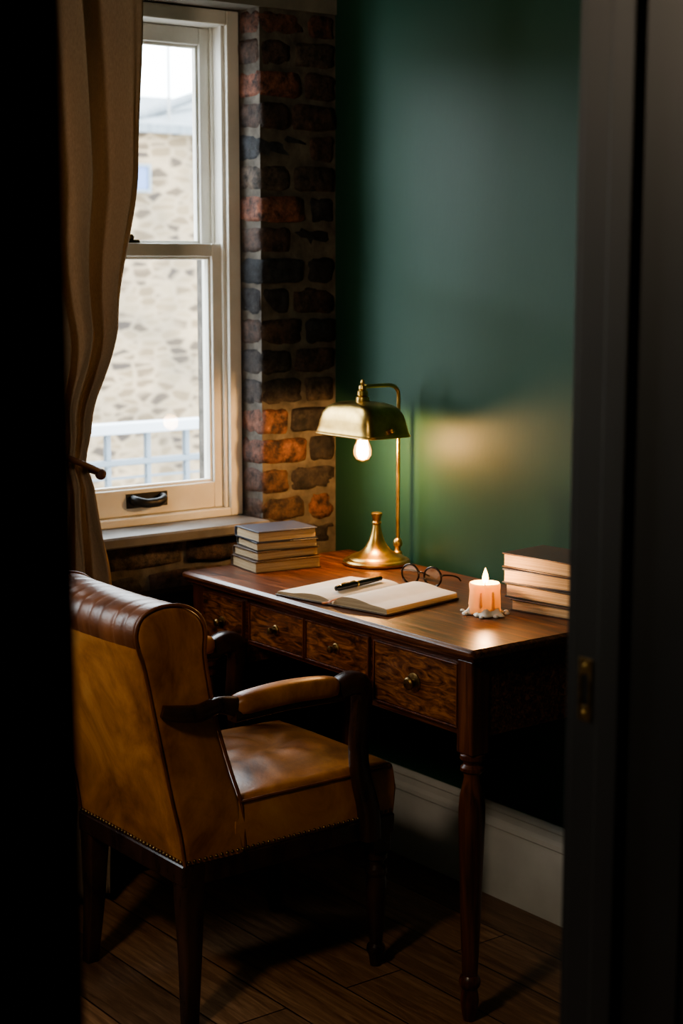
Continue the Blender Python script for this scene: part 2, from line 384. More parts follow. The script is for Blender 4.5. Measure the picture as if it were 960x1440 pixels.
for a, b_ in ys: core.append((-.3, -.006, a, b_, 0, 2.09))
for w in (W1, W_FILL): core.append((-.3, -.006, w[0] - .004, w[1] + .004, 0, WZ0 - .02))
wc = boxes('brick_core', core, mortar)
wt = box('plaster_band', -.3, .0, YS, 0, 2.09, HC, lintel_mat)
group('wall_west', [bo, wc, wt], (0, -1.5, 0))

# ---------------------------------------------------------------- windows
def window(name, w):
    y0, y1 = w; P = []
    xf, xb = -.088, -.215
    zs, zt = .862, 2.087
    fw = .036
    P.append(boxes('casing', [(xb, xf, y1 - fw, y1, zs - .017, zt), (xb, xf, y0, y0 + fw, zs - .017, zt), (xb, xf, y0 + fw, y1 - fw, zt - .035, zt), (xb - .03, xf, y0 + fw, y1 - fw, zs - .017, zs + .004)], white_paint, .003))
    P.append(boxes('parting_beads', [(-.110, -.100, y1 - fw - .010, y1 - fw, zs + .004, zt - .035), (-.110, -.100, y0 + fw, y0 + fw + .010, zs + .004, zt - .035),
                                     (-.157, -.150, y1 - fw - .008, y1 - fw, zs, zt - .035), (-.157, -.150, y0 + fw, y0 + fw + .008, zs, zt - .035)], white_paint, .002))
    a, b_ = y0 + fw + .001, y1 - fw - .001
    sw = .034; zm0, zm1 = 1.488, 1.528
    def sash(nm, xa, xb_, z0, z1, bot, top):
        P.append(boxes(nm, [(xa, xb_, b_ - sw, b_, z0, z1), (xa, xb_, a, a + sw, z0, z1), (xa, xb_, a + sw, b_ - sw, z0, z0 + bot), (xa, xb_, a + sw, b_ - sw, z1 - top, z1)], white_paint, .003))
        xm = (xa + xb_) / 2
        P.append(boxes(nm + '_bead', [(xm - .006, xm + .010, b_ - sw - .007, b_ - sw + .001, z0 + bot, z1 - top), (xm - .006, xm + .010, a + sw - .001, a + sw + .007, z0 + bot, z1 - top),
                                      (xm - .006, xm + .010, a + sw, b_ - sw, z0 + bot - .001, z0 + bot + .007), (xm - .006, xm + .010, a + sw, b_ - sw, z1 - top - .007, z1 - top + .001)], white_paint, .002))
        P.append(box(nm + '_glass', xm - .002, xm + .001, a + sw, b_ - sw, z0 + bot, z1 - top, glass))
    sash('lower_sash', -.149, -.111, zs + .005, zm1, .066, .032)
    sash('upper_sash', -.195, -.158, zm0, zt - .036, .04, .042)
    hy = y1 - .270
    P.append(boxes('lift_plate', [(-.111, -.108, hy - .058, hy + .058, .886, .922)], iron, .001))
    pts = [(-.107, hy - .042, .908), (-.092, hy - .038, .905), (-.084, hy - .02, .900), (-.083, hy, .899), (-.084, hy + .02, .900), (-.092, hy + .038, .905), (-.107, hy + .042, .908)]
    P.append(tube('lift_grip', catmull(pts, 5), .012, iron, 10, flat=.8))
    P.append(slab('sash_catch', -.15, -.115, y1 - .33, y1 - .27, [(zm1, 0), (zm1 + .008, .002)], .006, brass_dk))
    P.append(sphere('catch_knob', (-.13, y1 - .29, zm1 + .014), .009, brass_dk))
    P.append(slab('sill', -.21, .038, y0 + .001, y1 - .001, [(.818, .003), (.822, 0), (.840, 0), (.845, .004)], .004, sill_mat))
    P.append(boxes('outer_sill', [(-.33, -.21, y0, y1, .79, .83)], outconcrete, .003))
    return group(name, P, (-.15, (y0 + y1) / 2, .84))
window('window_1', W1); window('added_fill_window', W_FILL)  # second window is added out of view to let in fill light
for i, w in enumerate((W1, W_FILL)):
    ld = bpy.data.lights.new('sky_portal', 'AREA'); ld.shape = 'RECTANGLE'; ld.size = 1.28; ld.size_y = .78
    ld.cycles.is_portal = True
    lo = bpy.data.objects.new('sky_portal', ld); C.objects.link(lo); lo.location = (-.31, (w[0] + w[1]) / 2, 1.46); lo.rotation_euler = (0, -pi / 2, 0)

# ---------------------------------------------------------------- door frame
J = []
J.append(boxes('lining', [(XE0 - .004, XE1 + .004, DY1, DY1 + .025, 0, DZ + .025), (XE0 - .004, XE1 + .004, DY0 - .025, DY0, 0, DZ + .025), (XE0 - .004, XE1 + .004, DY0, DY1, DZ, DZ + .025)], dark_paint, .002))
J.append(boxes('stop', [(2.125, 2.16, DY1 - .012, DY1, 0, DZ), (2.125, 2.16, DY0, DY0 + .012, 0, DZ), (2.125, 2.16, DY0, DY1, DZ - .012, DZ)], dark_paint, .003))
for xs, sg in ((XE1 + .004, 1), (XE0 - .004, -1)):
    for k, (d0, d1, t) in enumerate(((.004, .018, .012), (.018, .03, .018), (.03, .062, .015), (.062, .072, .022), (.072, .084, .028))):
        xa, xb = sorted((xs, xs + sg * t))
        J.append(boxes('architrave_%d' % k, [(xa, xb, DY1 + d0, DY1 + d1, 0, DZ + d1), (xa, xb, DY0 - d1, DY0 - d0, 0, DZ + d1), (xa, xb, DY0 - d0, DY1 + d0, DZ + d0, DZ + d1)], dark_paint, .0025))
group('trim_1', J, (2.16, -1.6, 0))
S = [boxes('plate', [(2.089, 2.094, DY1 - .002, DY1, .972, 1.044), (2.104, 2.109, DY1 - .002, DY1, .972, 1.044), (2.094, 2.104, DY1 - .002, DY1, 1.026, 1.044), (2.094, 2.104, DY1 - .002, DY1, .972, .990)], brass_dk, .001),
     box('mortise', 2.094, 2.104, DY1 - .0008, DY1, .99, 1.026, iron),
     sphere('screw_1', (2.099, DY1 - .002, 1.035), .0028, brass, (1, .4, 1), 10), sphere('screw_2', (2.099, DY1 - .002, .981), .0028, brass, (1, .4, 1), 10)]
group('strike_plate', S, (2.099, DY1, 1.008))

# ---------------------------------------------------------------- outside
box('ground', -14, -.31, -8, 14, -3.6, -3.5, outconcrete)
bw = box('wall_stone', -5.4, -5.0, -6, 12, -3.5, 2.26, stone_mat)
rf = mesh_obj('slate_roof', [(-4.93, -6, 2.22), (-4.93, 12, 2.22), (-7.2, 12, 2.62), (-7.2, -6, 2.62), (-4.93, -6, 2.27), (-4.93, 12, 2.27), (-7.2, 12, 2.68), (-7.2, -6, 2.68)], [(0, 1, 2, 3), (4, 5, 6, 7), (0, 1, 5, 4), (1, 2, 6, 5), (2, 3, 7, 6), (3, 0, 4, 7)], slate)
cop = tube('coping', [(-4.95, 2.2, 2.26), (-7.1, 4.4, 2.80)], .035, slate, 8)
ow = boxes('far_window', [(-5.0, -4.985, 2.28, 2.42, 1.90, 2.03)], outwin, .003)
ow2 = boxes('far_window_frame', [(-5.0, -4.975, 2.265, 2.28, 1.885, 2.045), (-5.0, -4.975, 2.42, 2.435, 1.885, 2.045), (-5.0, -4.975, 2.28, 2.42, 1.885, 1.90), (-5.0, -4.975, 2.28, 2.42, 2.03, 2.045)], rail_grey)
pole = tube('aerial_mast', [(-5.2, 2.70, 2.2), (-5.2, 2.70, 4.6)], .010, outconcrete, 8)
group('stone_building', [bw, rf, cop, ow, ow2, pole], (-5.2, 2, -3.5))
B = [box('deck', -1.45, -.33, -4, 3.5, -.12, 0, outconcrete)]
B.append(boxes('rails', [(-1.34, -1.28, -4, 3.5, .93, .965)], rail_white, .004))
B.append(boxes('lower_rails', [(-1.325, -1.295, -4, 3.5, .825, .845), (-1.325, -1.295, -4, 3.5, .10, .13)], rail_grey, .004))
B.append(boxes('bars', [(-1.32, -1.30, y, y + .018, 0, .94) for y in [-4 + .15 * i for i in range(50)]] + [(-1.34, -1.28, y, y + .05, 0, .94) for y in [-3.98 + 1.2 * i for i in range(7)]], rail_grey, .002))
B.append(boxes('mesh_wires', [(-1.313, -1.307, -4, 3.5, zz, zz + .008) for zz in (.2, .32, .44, .56, .66, .72, .78)], rail_grey))
group('balcony_railing', B, (-1.31, 0, 0))

# ---------------------------------------------------------------- curtain
def interp(tab, z):
    if z <= tab[0][0]: return tab[0][1]
    for (a, b_), (c, d) in zip(tab, tab[1:]):
        if z <= c:
            t = (z - a) / (c - a); t = t * t * (3 - 2 * t); return b_ + (d - b_) * t
    return tab[-1][1]
yR = [(0.03, -.745), (.5, -.715), (.75, -.725), (.98, -.765), (1.04, -.785), (1.12, -.770), (1.35, -.685), (1.7, -.632), (2.05, -.618), (2.33, -.615)]
yL = [(0.03, -1.07), (.75, -1.02), (1.04, -.93), (1.2, -.97), (1.6, -1.10), (2.33, -1.16)]
vs, fs = [], []; nz_, ns = 110, 170
for i in range(nz_ + 1):
    z = .03 + (2.31 - .03) * i / nz_
    a, b_ = interp(yL, z), interp(yR, z)
    squeeze = math.exp(-((z - 1.04) / .09) ** 2)
    for j in range(ns + 1):
        s = j / ns
        ss = s + .035 * math.sin(7 * s + 1.5 * z) + .05 * noise.noise(Vector((s * 3, z * 1.1, 0)))
        ph = 2 * pi * 4.6 * ss + .5 * math.sin(1.7 * z)
        amp = (.031 + .018 * noise.noise(Vector((s * 5, z * 1.3, 3)))) * (1 - .45 * squeeze)
        x = .118 + amp * math.sin(ph) + .008 * math.sin(2.3 * ph + z * 3) * (1 - .5 * squeeze) + .006 * noise.noise(Vector((s * 12, z * 3, 8)))
        y = a + (b_ - a) * s + .008 * math.cos(ph) * (1 - .5 * squeeze)
        vs.append((x, y, z))
for i in range(nz_):
    for j in range(ns):
        k = i * (ns + 1) + j; fs.append((k, k + 1, k + ns + 2, k + ns + 1))
cur = mesh_obj('curtain_cloth', vs, fs, linen, True)
md = cur.modifiers.new('s', 'SOLIDIFY'); md.thickness = .002
tie = []
cy, w_ = -.855, .092
for j in range(40):
    a = 2 * pi * j / 40
    tie.append((.118 + .052 * math.cos(a), cy + w_ * math.sin(a), 1.055 - .040 * math.sin(a)))
t1 = tube('tie_cord', tie, .007, cord_mat, 10, closed=True)
t2 = tube('tie_tail', catmull([(.07, -.94, 1.08), (.05, -1.0, 1.11), (.012, -1.06, 1.14)], 6), .006, cord_mat, 8)
t3 = sphere('tie_knot', (.15, -.775, 1.015), .013, cord_mat)
group('curtain', [cur, t1, t2, t3], (.118, -.88, .03))
R = [tube('rod', [(.118, -2.5, 2.325), (.118, -.05, 2.325)], .012, iron, 14), sphere('finial', (.118, -.04, 2.325), .022, iron)]
for y in (-.1, -1.25, -2.4): R.append(box('bracket', -.002, .118, y - .008, y + .008, 2.315, 2.335, iron, .002))
group('curtain_rod', R, (.118, -1.2, 2.325))

# radiator with mesh grille under window
Rr = [boxes('rad_frame', [(.012, .062, -1.12, -1.09, .08, .70), (.012, .062, -.20, -.17, .08, .70), (.012, .062, -1.12, -.17, .68, .705), (.012, .062, -1.12, -.17, .08, .11)], iron, .003),
      box('rad_back', .012, .03, -1.10, -.19, .1, .69, iron)]
gr = []
y = -1.09
while y < -.20: gr.append((.046, .052, y, y + .006, .11, .68)); y += .014
z = .115
while z < .68: gr.append((.05, .056, -1.09, -.20, z, z + .006)); z += .014
Rr.append(boxes('rad_grille', gr, iron)); Rr.append(boxes('rad_feet', [(.015, .06, -1.12, -1.08, 0, .08), (.015, .06, -.21, -.17, 0, .08)], iron, .003))
group('radiator', Rr, (.04, -.65, 0))

# added pendant, out of frame, for soft fill on chair, floor and desk front
PX, PY, PZ = 1.62, -2.45, 2.05
PL = [sphere('globe', (PX, PY, PZ), .13, opal, (1, 1, 1), 32),
      lathe('gallery', [(.002, PZ + .165), (.03, PZ + .16), (.045, PZ + .14), (.047, PZ + .118), (.04, PZ + .118), (.002, PZ + .119)], brass_dk, (PX, PY, 0), 32),
      tube('flex', [(PX, PY, PZ + .16), (PX, PY, HC - .03)], .004, iron, 8),
      lathe('ceiling_rose', [(.002, HC - .035), (.03, HC - .03), (.05, HC - .01), (.052, HC - .001), (.002, HC - .001)], brass_dk, (PX, PY, 0), 32)]
group('added_fill_pendant', PL, (PX, PY, PZ))

# ---------------------------------------------------------------- desk
DX0, DX1, DYF, DYB = .092, 1.124, -.535, -.03
D = []
D.append(slab('top', DX0, DX1, DYF, DYB, [(.733, .016), (.736, .010), (.741, .010), (.744, .003), (.749, 0), (.755, 0), (.7575, .003), (.7585, .008), (.760, .010)], .012, wood_x, 5))
yf = DYF + .026; xb0, xb1 = DX0 + .024, DX1 - .024
xm0, xm1, xmm = .335, .788, .556
D.append(boxes('carcass', [(xb0, xm0, yf, DYB - .01, .58, .734), (xm0, xm1, yf + .004, DYB - .01, .622, .734), (xm1, xb1, yf, DYB - .01, .58, .734)], wood_x, .002))
def drawer(nm, xa, xb, za, zb, y, ks):
    o = [slab(nm, xa, xb, y - .006, y + .01, [(za, .002), (za + .002, 0), (zb - .002, 0), (zb, .002)], .002, wood_drawer)]
    t = .004
    o.append(boxes(nm + '_bead', [(xa - t, xa, y - .008, y + .004, za - t, zb + t), (xb, xb + t, y - .008, y + .004, za - t, zb + t), (xa, xb, y - .008, y + .004, za - t, za), (xa, xb, y - .008, y + .004, zb, zb + t)], wood_z, .001))
    kx, kz = (xa + xb) / 2, (za + zb) / 2
    o.append(lathe(nm + '_knob', [(.0015, -.0), (1.45 * ks, .0), (1.45 * ks, .002), (1.2 * ks, .0035), (.45 * ks, .004), (.4 * ks, .008), (.7 * ks, .011), (.95 * ks, .014), (.95 * ks, .017), (.75 * ks, .020), (.0015, .021)], brass_dk, (kx, y - .006, kz), 28, 'Y'))
    return o
D += drawer('drawer_1', xb0 + .040, xm0 - .014, .600, .718, yf, .009)
D += drawer('drawer_2', xm0 + .012, xmm - .006, .636, .718, yf + .004, .008)
D += drawer('drawer_3', xmm + .006, xm1 - .012, .636, .718, yf + .004, .008)
D += drawer('drawer_4', xm1 + .016, xb1 - .044, .598, .718, yf, .0135)
legp = [(.019, .548), (.0235, .544), (.0235, .536), (.018, .531), (.016, .525), (.022, .519), (.0225, .513), (.0165, .507), (.0155, .497), (.019, .48), (.0225, .46), (.0245, .435), (.0245, .41), (.0235, .37), (.0215, .30), (.0185, .20), (.0155, .12), (.0145, .095), (.019, .089), (.0205, .081), (.019, .073), (.0145, .067), (.0165, .055), (.0175, .04), (.014, .015), (.011, 0)]
legp = [(r * 1.06, z) for r, z in legp]
for i, (lx, ly) in enumerate(((xb0 + .02, yf + .016), (xb1 - .02, yf + .016), (xb0 + .02, DYB - .03), (xb1 - .02, DYB - .03))):
    D.append(box('leg_block_%d' % i, lx - .0225, lx + .0225, ly - .0225, ly + .0225, .547, .733, wood_z, .003))
    D.append(lathe('leg_%d' % i, legp, wood_z, (lx, ly, 0), 32))
group('writing_desk', D, (.608, -.28, 0))

# ---------------------------------------------------------------- armchair
A = []
cxm = .577
def cushion(name, x0, x1, y0, y1, z0, z1, dome, r, mat):
    n = 56; vs, fs = [], []
    def grid(i, j):
        u, v = i / n, j / n
        u = .5 - .5 * math.cos(pi * u); v = .5 - .5 * math.cos(pi * v)
        x, y = x0 + (x1 - x0) * u, y0 + (y1 - y0) * v
        d = min(x - x0, x1 - x, y - y0, y1 - y)
        e = 0 if d >= r else r - math.sqrt(max(r * r - (r - d) ** 2, 0))
        a, b_ = 2 * u - 1, 2 * v - 1
        z = z1 + dome * (1 - abs(a) ** 3) * (1 - abs(b_) ** 3) - e
        ang = math.atan2(b_ - .1, a); rad = math.hypot(a, b_ - .1)
        z += .003 * math.sin(ang * 7 + 4 * noise.noise(Vector((x * 9, y * 9, 0)))) * math.exp(-((rad - .35) / .26) ** 2)
        z -= .006 * math.exp(-(rad / .22) ** 2)
        z += .004 * noise.noise(Vector((x * 14, y * 14, 1))) * (1 if d > .02 else 0)
        return (x, y, z)
    for i in range(n + 1):
        for j in range(n + 1): vs.append(grid(i, j))
    for i in range(n):
        for j in range(n):
            k = i * (n + 1) + j; fs.append((k, k + 1, k + n + 2, k + n + 1))
    bd = [i * (n + 1) for i in range(n + 1)] + [n * (n + 1) + j for j in range(1, n + 1)] + [i * (n + 1) + n for i in range(n - 1, -1, -1)] + [j for j in range(n - 1, 0, -1)]
    prev = bd
    for zz, bul in ((z1 - r - .02, .002), ((z0 + z1) / 2, .004), (z0 + .01, .001), (z0, 0)):
        cur_ = []
        for k in bd:
            x, y, _ = vs[k]
            x += bul if x >= x1 - 1e-6 else (-bul if x <= x0 + 1e-6 else 0); y += bul if y >= y1 - 1e-6 else (-bul if y <= y0 + 1e-6 else 0)
            vs.append((x, y, zz)); cur_.append(len(vs) - 1)
        m_ = len(bd)
        for i in range(m_): fs.append((prev[i], prev[(i + 1) % m_], cur_[(i + 1) % m_], cur_[i]))
        prev = cur_
    fs.append(tuple(prev))
    return mesh_obj(name, vs, fs, mat, True)
SX0, SX1, SY0, SY1 = cxm - .206, cxm + .206, -.845, -.448
A.append(cushion('seat', SX0, SX1, SY0, SY1, .335, .448, .022, .016, leather))
e_ = .0005
sp = [(SX0 - e_, -.835, .438), (SX0 - e_, -.65, .438), (SX0 - e_, SY1 - .012, .438), (SX0 + .004, SY1 - .003, .438), (SX0 + .014, SY1 + e_, .438), (cxm, SY1 + e_, .438), (SX1 - .014, SY1 + e_, .438), (SX1 - .004, SY1 - .003, .438), (SX1 + e_, SY1 - .012, .438), (SX1 + e_, -.65, .438), (SX1 + e_, -.835, .438)]
A.append(tube('seat_piping', sp, .0035, leather_dk, 8))
A.append(slab('rail', cxm - .211, cxm + .211, -.968, SY1 + .003, [(.292, .004), (.296, 0), (.333, 0), (.336, .003)], .006, wood_dark))
prof = [(-.962, .335), (-.972, .40), (-.990, .48), (-1.015, .60), (-1.036, .70), (-1.046, .745), (-1.056, .775), (-1.060, .805), (-1.046, .835), (-1.005, .850), (-.955, .845), (-.920, .822), (-.908, .79), (-.910, .745), (-.900, .68), (-.880, .59), (-.852, .50), (-.830, .43), (-.822, .335)]
PP = [Vector((p[0], p[1], 0)) for p in catmull([(a, b_, 0) for a, b_ in prof], 4)]
nP = len(PP)
cen = Vector((-.94, .6, 0)); nrm = []
for i in range(nP):
    t = (PP[min(i + 1, nP - 1)] - PP[max(i - 1, 0)]).normalized(); nn = Vector((-t.y, t.x, 0))
    nrm.append(nn)
if nrm[nP // 4].dot(PP[nP // 4] - cen) < 0: nrm = [-k for k in nrm]
xsec = []
BX0, BX1 = cxm - .209, cxm + .209
rr = .014
for k in range(6):
    a = pi / 2 * k / 5; xsec.append((BX0 + rr - rr * math.cos(a), rr - rr * math.sin(a)))
nmid = 90
for k in range(1, nmid): xsec.append((BX0 + rr + (BX1 - BX0 - 2 * rr) * k / nmid, 0))
for k in range(5, -1, -1):
    a = pi / 2 * k / 5; xsec.append((BX1 - rr + rr * math.cos(a), rr - rr * math.sin(a)))
vs, fs = [], []
for x, ins in xsec:
    u = (x - cxm) / .209
    for i in range(nP):
        p = PP[i] - nrm[i] * ins
        y, z = p.x, p.y
        wgt = max(0, min(1, (z - .35) / .3))
        y -= .012 * (1 - u * u) * wgt
        if z > .76:
            g = min(1, (z - .76) / .03)
            q = abs(math.sin((x - cxm) * pi / .042 + .3 * math.sin(x * 60)))
            d = .0022 * g * (1 - q) ** 3 if abs(u) < .9 else 0
            y -= nrm[i].x * d; z -= nrm[i].y * d
        y += .003 * noise.noise(Vector((x * 9, z * 9, y * 4)))
        vs.append((x, y, z))
for a in range(len(xsec) - 1):
    for i in range(nP):
        j = (i + 1) % nP
        fs.append((a * nP + i, a * nP + j, (a + 1) * nP + j, (a + 1) * nP + i))
fs.append(tuple(range(nP))); fs.append(tuple((len(xsec) - 1) * nP + i for i in range(nP)))
bk = sharp(mesh_obj('back', vs, fs, leather), 40)
bk.data.materials.append(leather_dk)
for p in bk.data.polygons:
    if p.center.z > .775 and abs(p.center.x - cxm) < .205: p.material_index = 1
A.append(bk)
for k, xx in enumerate((BX0 + .003, BX1 - .003)):
    A.append(tube('back_piping_%d' % k, [(xx, p.x - (.0), p.y) for p in PP], .0035, leather_dk, 8))
A.append(tube('roll_seam', [(cxm + .205 * (2 * k / 20 - 1), -1.049 - .012 * (1 - (2 * k / 20 - 1) ** 2), .770) for k in range(21)], .003, leather_dk, 8))
nv = []
def nail(p): nv.append(p)
x = BX0 + .008
while x < BX1: nail((x, -.966, .342)); x += .0125
y = -.955
while y < SY1:
    nx_ = BX1 - cxm + .001 if y < -.825 else SX1 - cxm + .002
    nail((cxm + nx_, y, .343)); nail((cxm - nx_, y, .343)); y += .0125
me = bpy.data.meshes.new('nailheads'); bm = bmesh.new()
for p in nv: bmesh.ops.create_icosphere(bm, subdivisions=1, radius=.0042, matrix=Matrix.Translation(p))
for f in bm.faces: f.smooth = True
bm.to_mesh(me); bm.free(); me.materials.append(brass_dk); no = bpy.data.objects.new('nailheads', me); C.objects.link(no); A.append(no)
for k, sx_ in enumerate((-1, 1)):
    lx = cxm + sx_ * .187
    A.append(tube('rear_leg_%d' % k, [(lx, -.940, .334), (lx, -.942, .26), (lx + sx_ * .004, -.944, .14), (lx + sx_ * .012, -.952, 0)], [.026, .024, .019, .0145], wood_dark, 16, ref=Vector((1, 0, 0)), power=6))
    fx, fy = cxm + sx_ * .188, -.478
    A.append(box('front_leg_block_%d' % k, fx - .022, fx + .022, fy - .022, fy + .022, .255, .334, wood_dark, .003))
    A.append(lathe('front_leg_%d' % k, [(.018, .256), (.024, .250), (.024, .240), (.017, .234), (.016, .226), (.023, .218), (.024, .208), (.020, .200), (.0225, .19), (.022, .16), (.018, .10), (.0145, .06), (.0135, .05), (.019, .044), (.0205, .034), (.016, .024), (.014, .012), (.0125, 0)], wood_dark, (fx, fy, 0), 28))
    ax = cxm + sx_ * .228
    bx = cxm + sx_ * .215
    A.append(tube('arm_rear_%d' % k, catmull([(bx, -1.012, .652), (ax - sx_ * .006, -.985, .645), (ax, -.94, .640), (ax, -.90, .648), (ax, -.86, .640)], 5), [.012, .016, .017, .016, .020], wood_dark, 14, flat=.75, power=3))
    n = 16; pts = []; rad = []
    for i in range(n + 1):
        t = i / n; pts.append((ax, -.868 + .262 * t, .640 + .008 * math.sin(pi * t)))
        rad.append(.0215 * min(1, math.sqrt(max(.02, 1 - (2 * t - 1) ** 12))) + .0015 * math.sin(pi * t))
    A.append(tube('arm_pad_%d' % k, pts, rad, leather, 20, flat=1.15, power=2.6))
    A.append(tube('arm_rail_%d' % k, [(ax, -.865, .622), (ax, -.74, .626), (ax, -.60, .622)], .012, wood_dark, 12, flat=1.4, power=4))
    A.append(tube('arm_front_%d' % k, catmull([(ax, -.615, .632), (ax, -.585, .641), (ax, -.560, .637), (ax, -.549, .615), (ax, -.553, .565), (ax, -.558, .510), (ax, -.554, .455), (ax - sx_ * .005, -.538, .405), (ax - sx_ * .009, -.524, .360), (ax - sx_ * .010, -.520, .298)], 5),
                  [.020, .022, .022, .019, .0175, .017, .0175, .019, .020, .020], wood_dark, 16, ref=Vector((1, 0, 0)), flat=1.1, power=3.4))
group('leather_armchair', A, (cxm, -.7, 0))

# ---------------------------------------------------------------- books
def book(nm, w, l, h, cov, cx_, cy_, z, rot):
    t = .0028; P = []
    P.append(slab(nm + '_board_low', -w / 2, w / 2, -l / 2, l / 2, [(0, .0005), (.0006, 0), (t, 0)], .002, cov))
    P.append(slab(nm + '_board_up', -w / 2, w / 2, -l / 2, l / 2, [(h - t, 0), (h - .0006, 0), (h, .0005)], .002, cov))
    n = 8; vs = []; fs = []
    for yy in (-l / 2, l / 2):
        for i in range(n + 1):
            a = pi * i / n; vs.append((-w / 2 - .006 * math.sin(a), yy, h / 2 - (h / 2) * math.cos(a)))
        for i in range(n + 1):
            a = pi * i / n; vs.append((-w / 2 + .003 - .006 * math.sin(a), yy, h / 2 - (h / 2 - .002) * math.cos(a)))
    m_ = 2 * (n + 1)
    for i in range(n):
        fs.append((i, i + 1, m_ + i + 1, m_ + i)); fs.append((n + 1 + i, n + 2 + i, m_ + n + 2 + i, m_ + n + 1 + i))
        fs.append((i, i + 1, n + 2 + i, n + 1 + i)); fs.append((m_ + i, m_ + i + 1, m_ + n + 2 + i, m_ + n + 1 + i))
    P.append(mesh_obj(nm + '_spine', vs, fs, cov, True))
    P.append(slab(nm + '_pages', -w / 2 + .001, w / 2 - .004, -l / 2 + .003, l / 2 - .003, [(t, 0), (h - t, 0)], .0015, page_edge))
    for p in P:
        p.matrix_world = Matrix.Translation((cx_, cy_, z)) @ Matrix.Rotation(rot, 4, 'Z')
    return P
def stack(name, base, specs, rot0):
    P = []; z = 0
    for k, (w, l, h, cov, dx, dy, dr) in enumerate(specs):
        P += book('book_%d' % (k + 1), w, l, h, cov, dx, dy, z, rot0 + dr); z += h + .0003
    return group(name, P, base, 0, True)
stack('book_stack', (.184, -.322, .7601), [(.128, .176, .028, cover_brown, 0, 0, 0), (.120, .168, .022, cover_brown, -.003, .002, math.radians(2)), (.116, .160, .021, cover_black, .001, .003, math.radians(-3)), (.118, .158, .026, cover_navy, .0, .0, math.radians(1))], math.radians(-8))
stack('book_stack', (.960, -.135, .7601), [(.145, .192, .025, cover_brown, .014, .0, 0), (.142, .208, .030, cover_black, .004, .0, math.radians(-2)), (.138, .210, .030, cover_navy, -.004, .0, math.radians(2)), (.135, .210, .031, cover_brown, -.008, 0, math.radians(-4))], math.radians(-80))

# ---------------------------------------------------------------- notebook
NB = []
pw, ph = .152, .232
NB.append(slab('cover', -pw - .018, pw + .005, -ph / 2 - .005, ph / 2 + .005, [(0, .001), (.0008, 0), (.0025, 0), (.003, .001)], .006, cover_brown))
for sd, th, nm, pw_ in ((-1, .009, 'left', .165), (1, .017, 'right', .151)):
    n = 24; vs = []; fs = []
    for yy in (-ph / 2, ph / 2):
        for i in range(n + 1):
            s = i / n
            zt_ = .003 + th * (1 - math.exp(-s * 14)) * (1 - .35 * s ** 2) + .005 * math.sin(pi * min(1, s * 1.4)) - (.0 if s < .98 else .001)
            vs.append((sd * pw_ * s, yy, zt_))
        for i in range(n + 1):
            s = i / n; vs.append((sd * pw_ * (s + .012 * s), yy, .003))
    m_ = 2 * (n + 1)
    for i in range(n):
        fs.append((i, i + 1, m_ + i + 1, m_ + i)); fs.append((n + 1 + i, n + 2 + i, m_ + n + 2 + i, m_ + n + 1 + i))
        fs.append((i, i + 1, n + 2 + i, n + 1 + i)); fs.append((m_ + i, m_ + i + 1, m_ + n + 2 + i, m_ + n + 1 + i))
    fs.append((n, m_ + n, m_ + 2 * n + 1, 2 * n + 1))
    o = sharp(mesh_obj('pages_' + nm, vs, fs, paper), 40); o.data.materials.append(page_edge)
    for p in o.data.polygons:
        if abs(p.normal.z) < .5: p.material_index = 1
    NB.append(o)
NB.append(tube('bookmark', catmull([(.004, -ph / 2 + .03, .014), (.002, -ph / 2 - .002, .012), (-.004, -ph / 2 - .010, .0075), (-.012, -ph / 2 - .020, .006)], 5), .0045, ribbon_mat, 8, ref=Vector((1, 0, 0)), flat=.25))
group('open_notebook', NB, (.612, -.378, .7612), math.radians(10), True)
PN = []
PN.append(lathe('barrel', [(.0015, -.085), (.0050, -.082), (.0062, -.03), (.0066, 0), (.0068, .002), (.0068, .060), (.0055, .070), (.0015, .072)], pen_mat, (0, 0, 0), 20, 'Y'))
PN.append(lathe('band', [(.0069, -.001), (.0071, 0), (.0071, .003), (.0069, .004)], brass, (0, 0, 0), 20, 'Y'))
PN.append(tube('clip', [(0, -.008, .0083), (0, -.035, .0086), (0, -.052, .0082), (0, -.056, .004)], .0012, brass, 8))
pen = group('fountain_pen', PN, (.570, -.378, .7612 + .0235), math.radians(12), True)

# ---------------------------------------------------------------- eyeglasses
G = []
for k, s in enumerate((-1, 1)):
    c = Vector((s * .031, 0, .024))
    ring_ = [(c.x + .0235 * math.cos(2 * pi * j / 36), 0, c.z + .022 * math.sin(2 * pi * j / 36)) for j in range(36)]
    G.append(tube('rim_%d' % k, ring_, .0023, frame_mat, 8, closed=True, ref=Vector((0, 1, 0))))
    G.append(lathe('lens_%d' % k, [(.001, -.0005), (.0225, -.0005), (.0225, .0005), (.001, .0005)], lens_glass, tuple(c), 32, 'Y'))
    G.append(tube('temple_%d' % k, catmull([(s * .0545, 0, .028), (s * .058, .006, .030), (s * .056, .04, .024), (s * .050, .072, .014), (s * .044, .092, .003)], 5), .0019, frame_mat, 8))
G.append(tube('bridge', catmull([(-.0085, 0, .027), (-.004, .001, .031), (.004, .001, .031), (.0085, 0, .027)], 5), .0018, frame_mat, 8))
group('eyeglasses', G, (.580, -.202, .7603), math.radians(14), True)

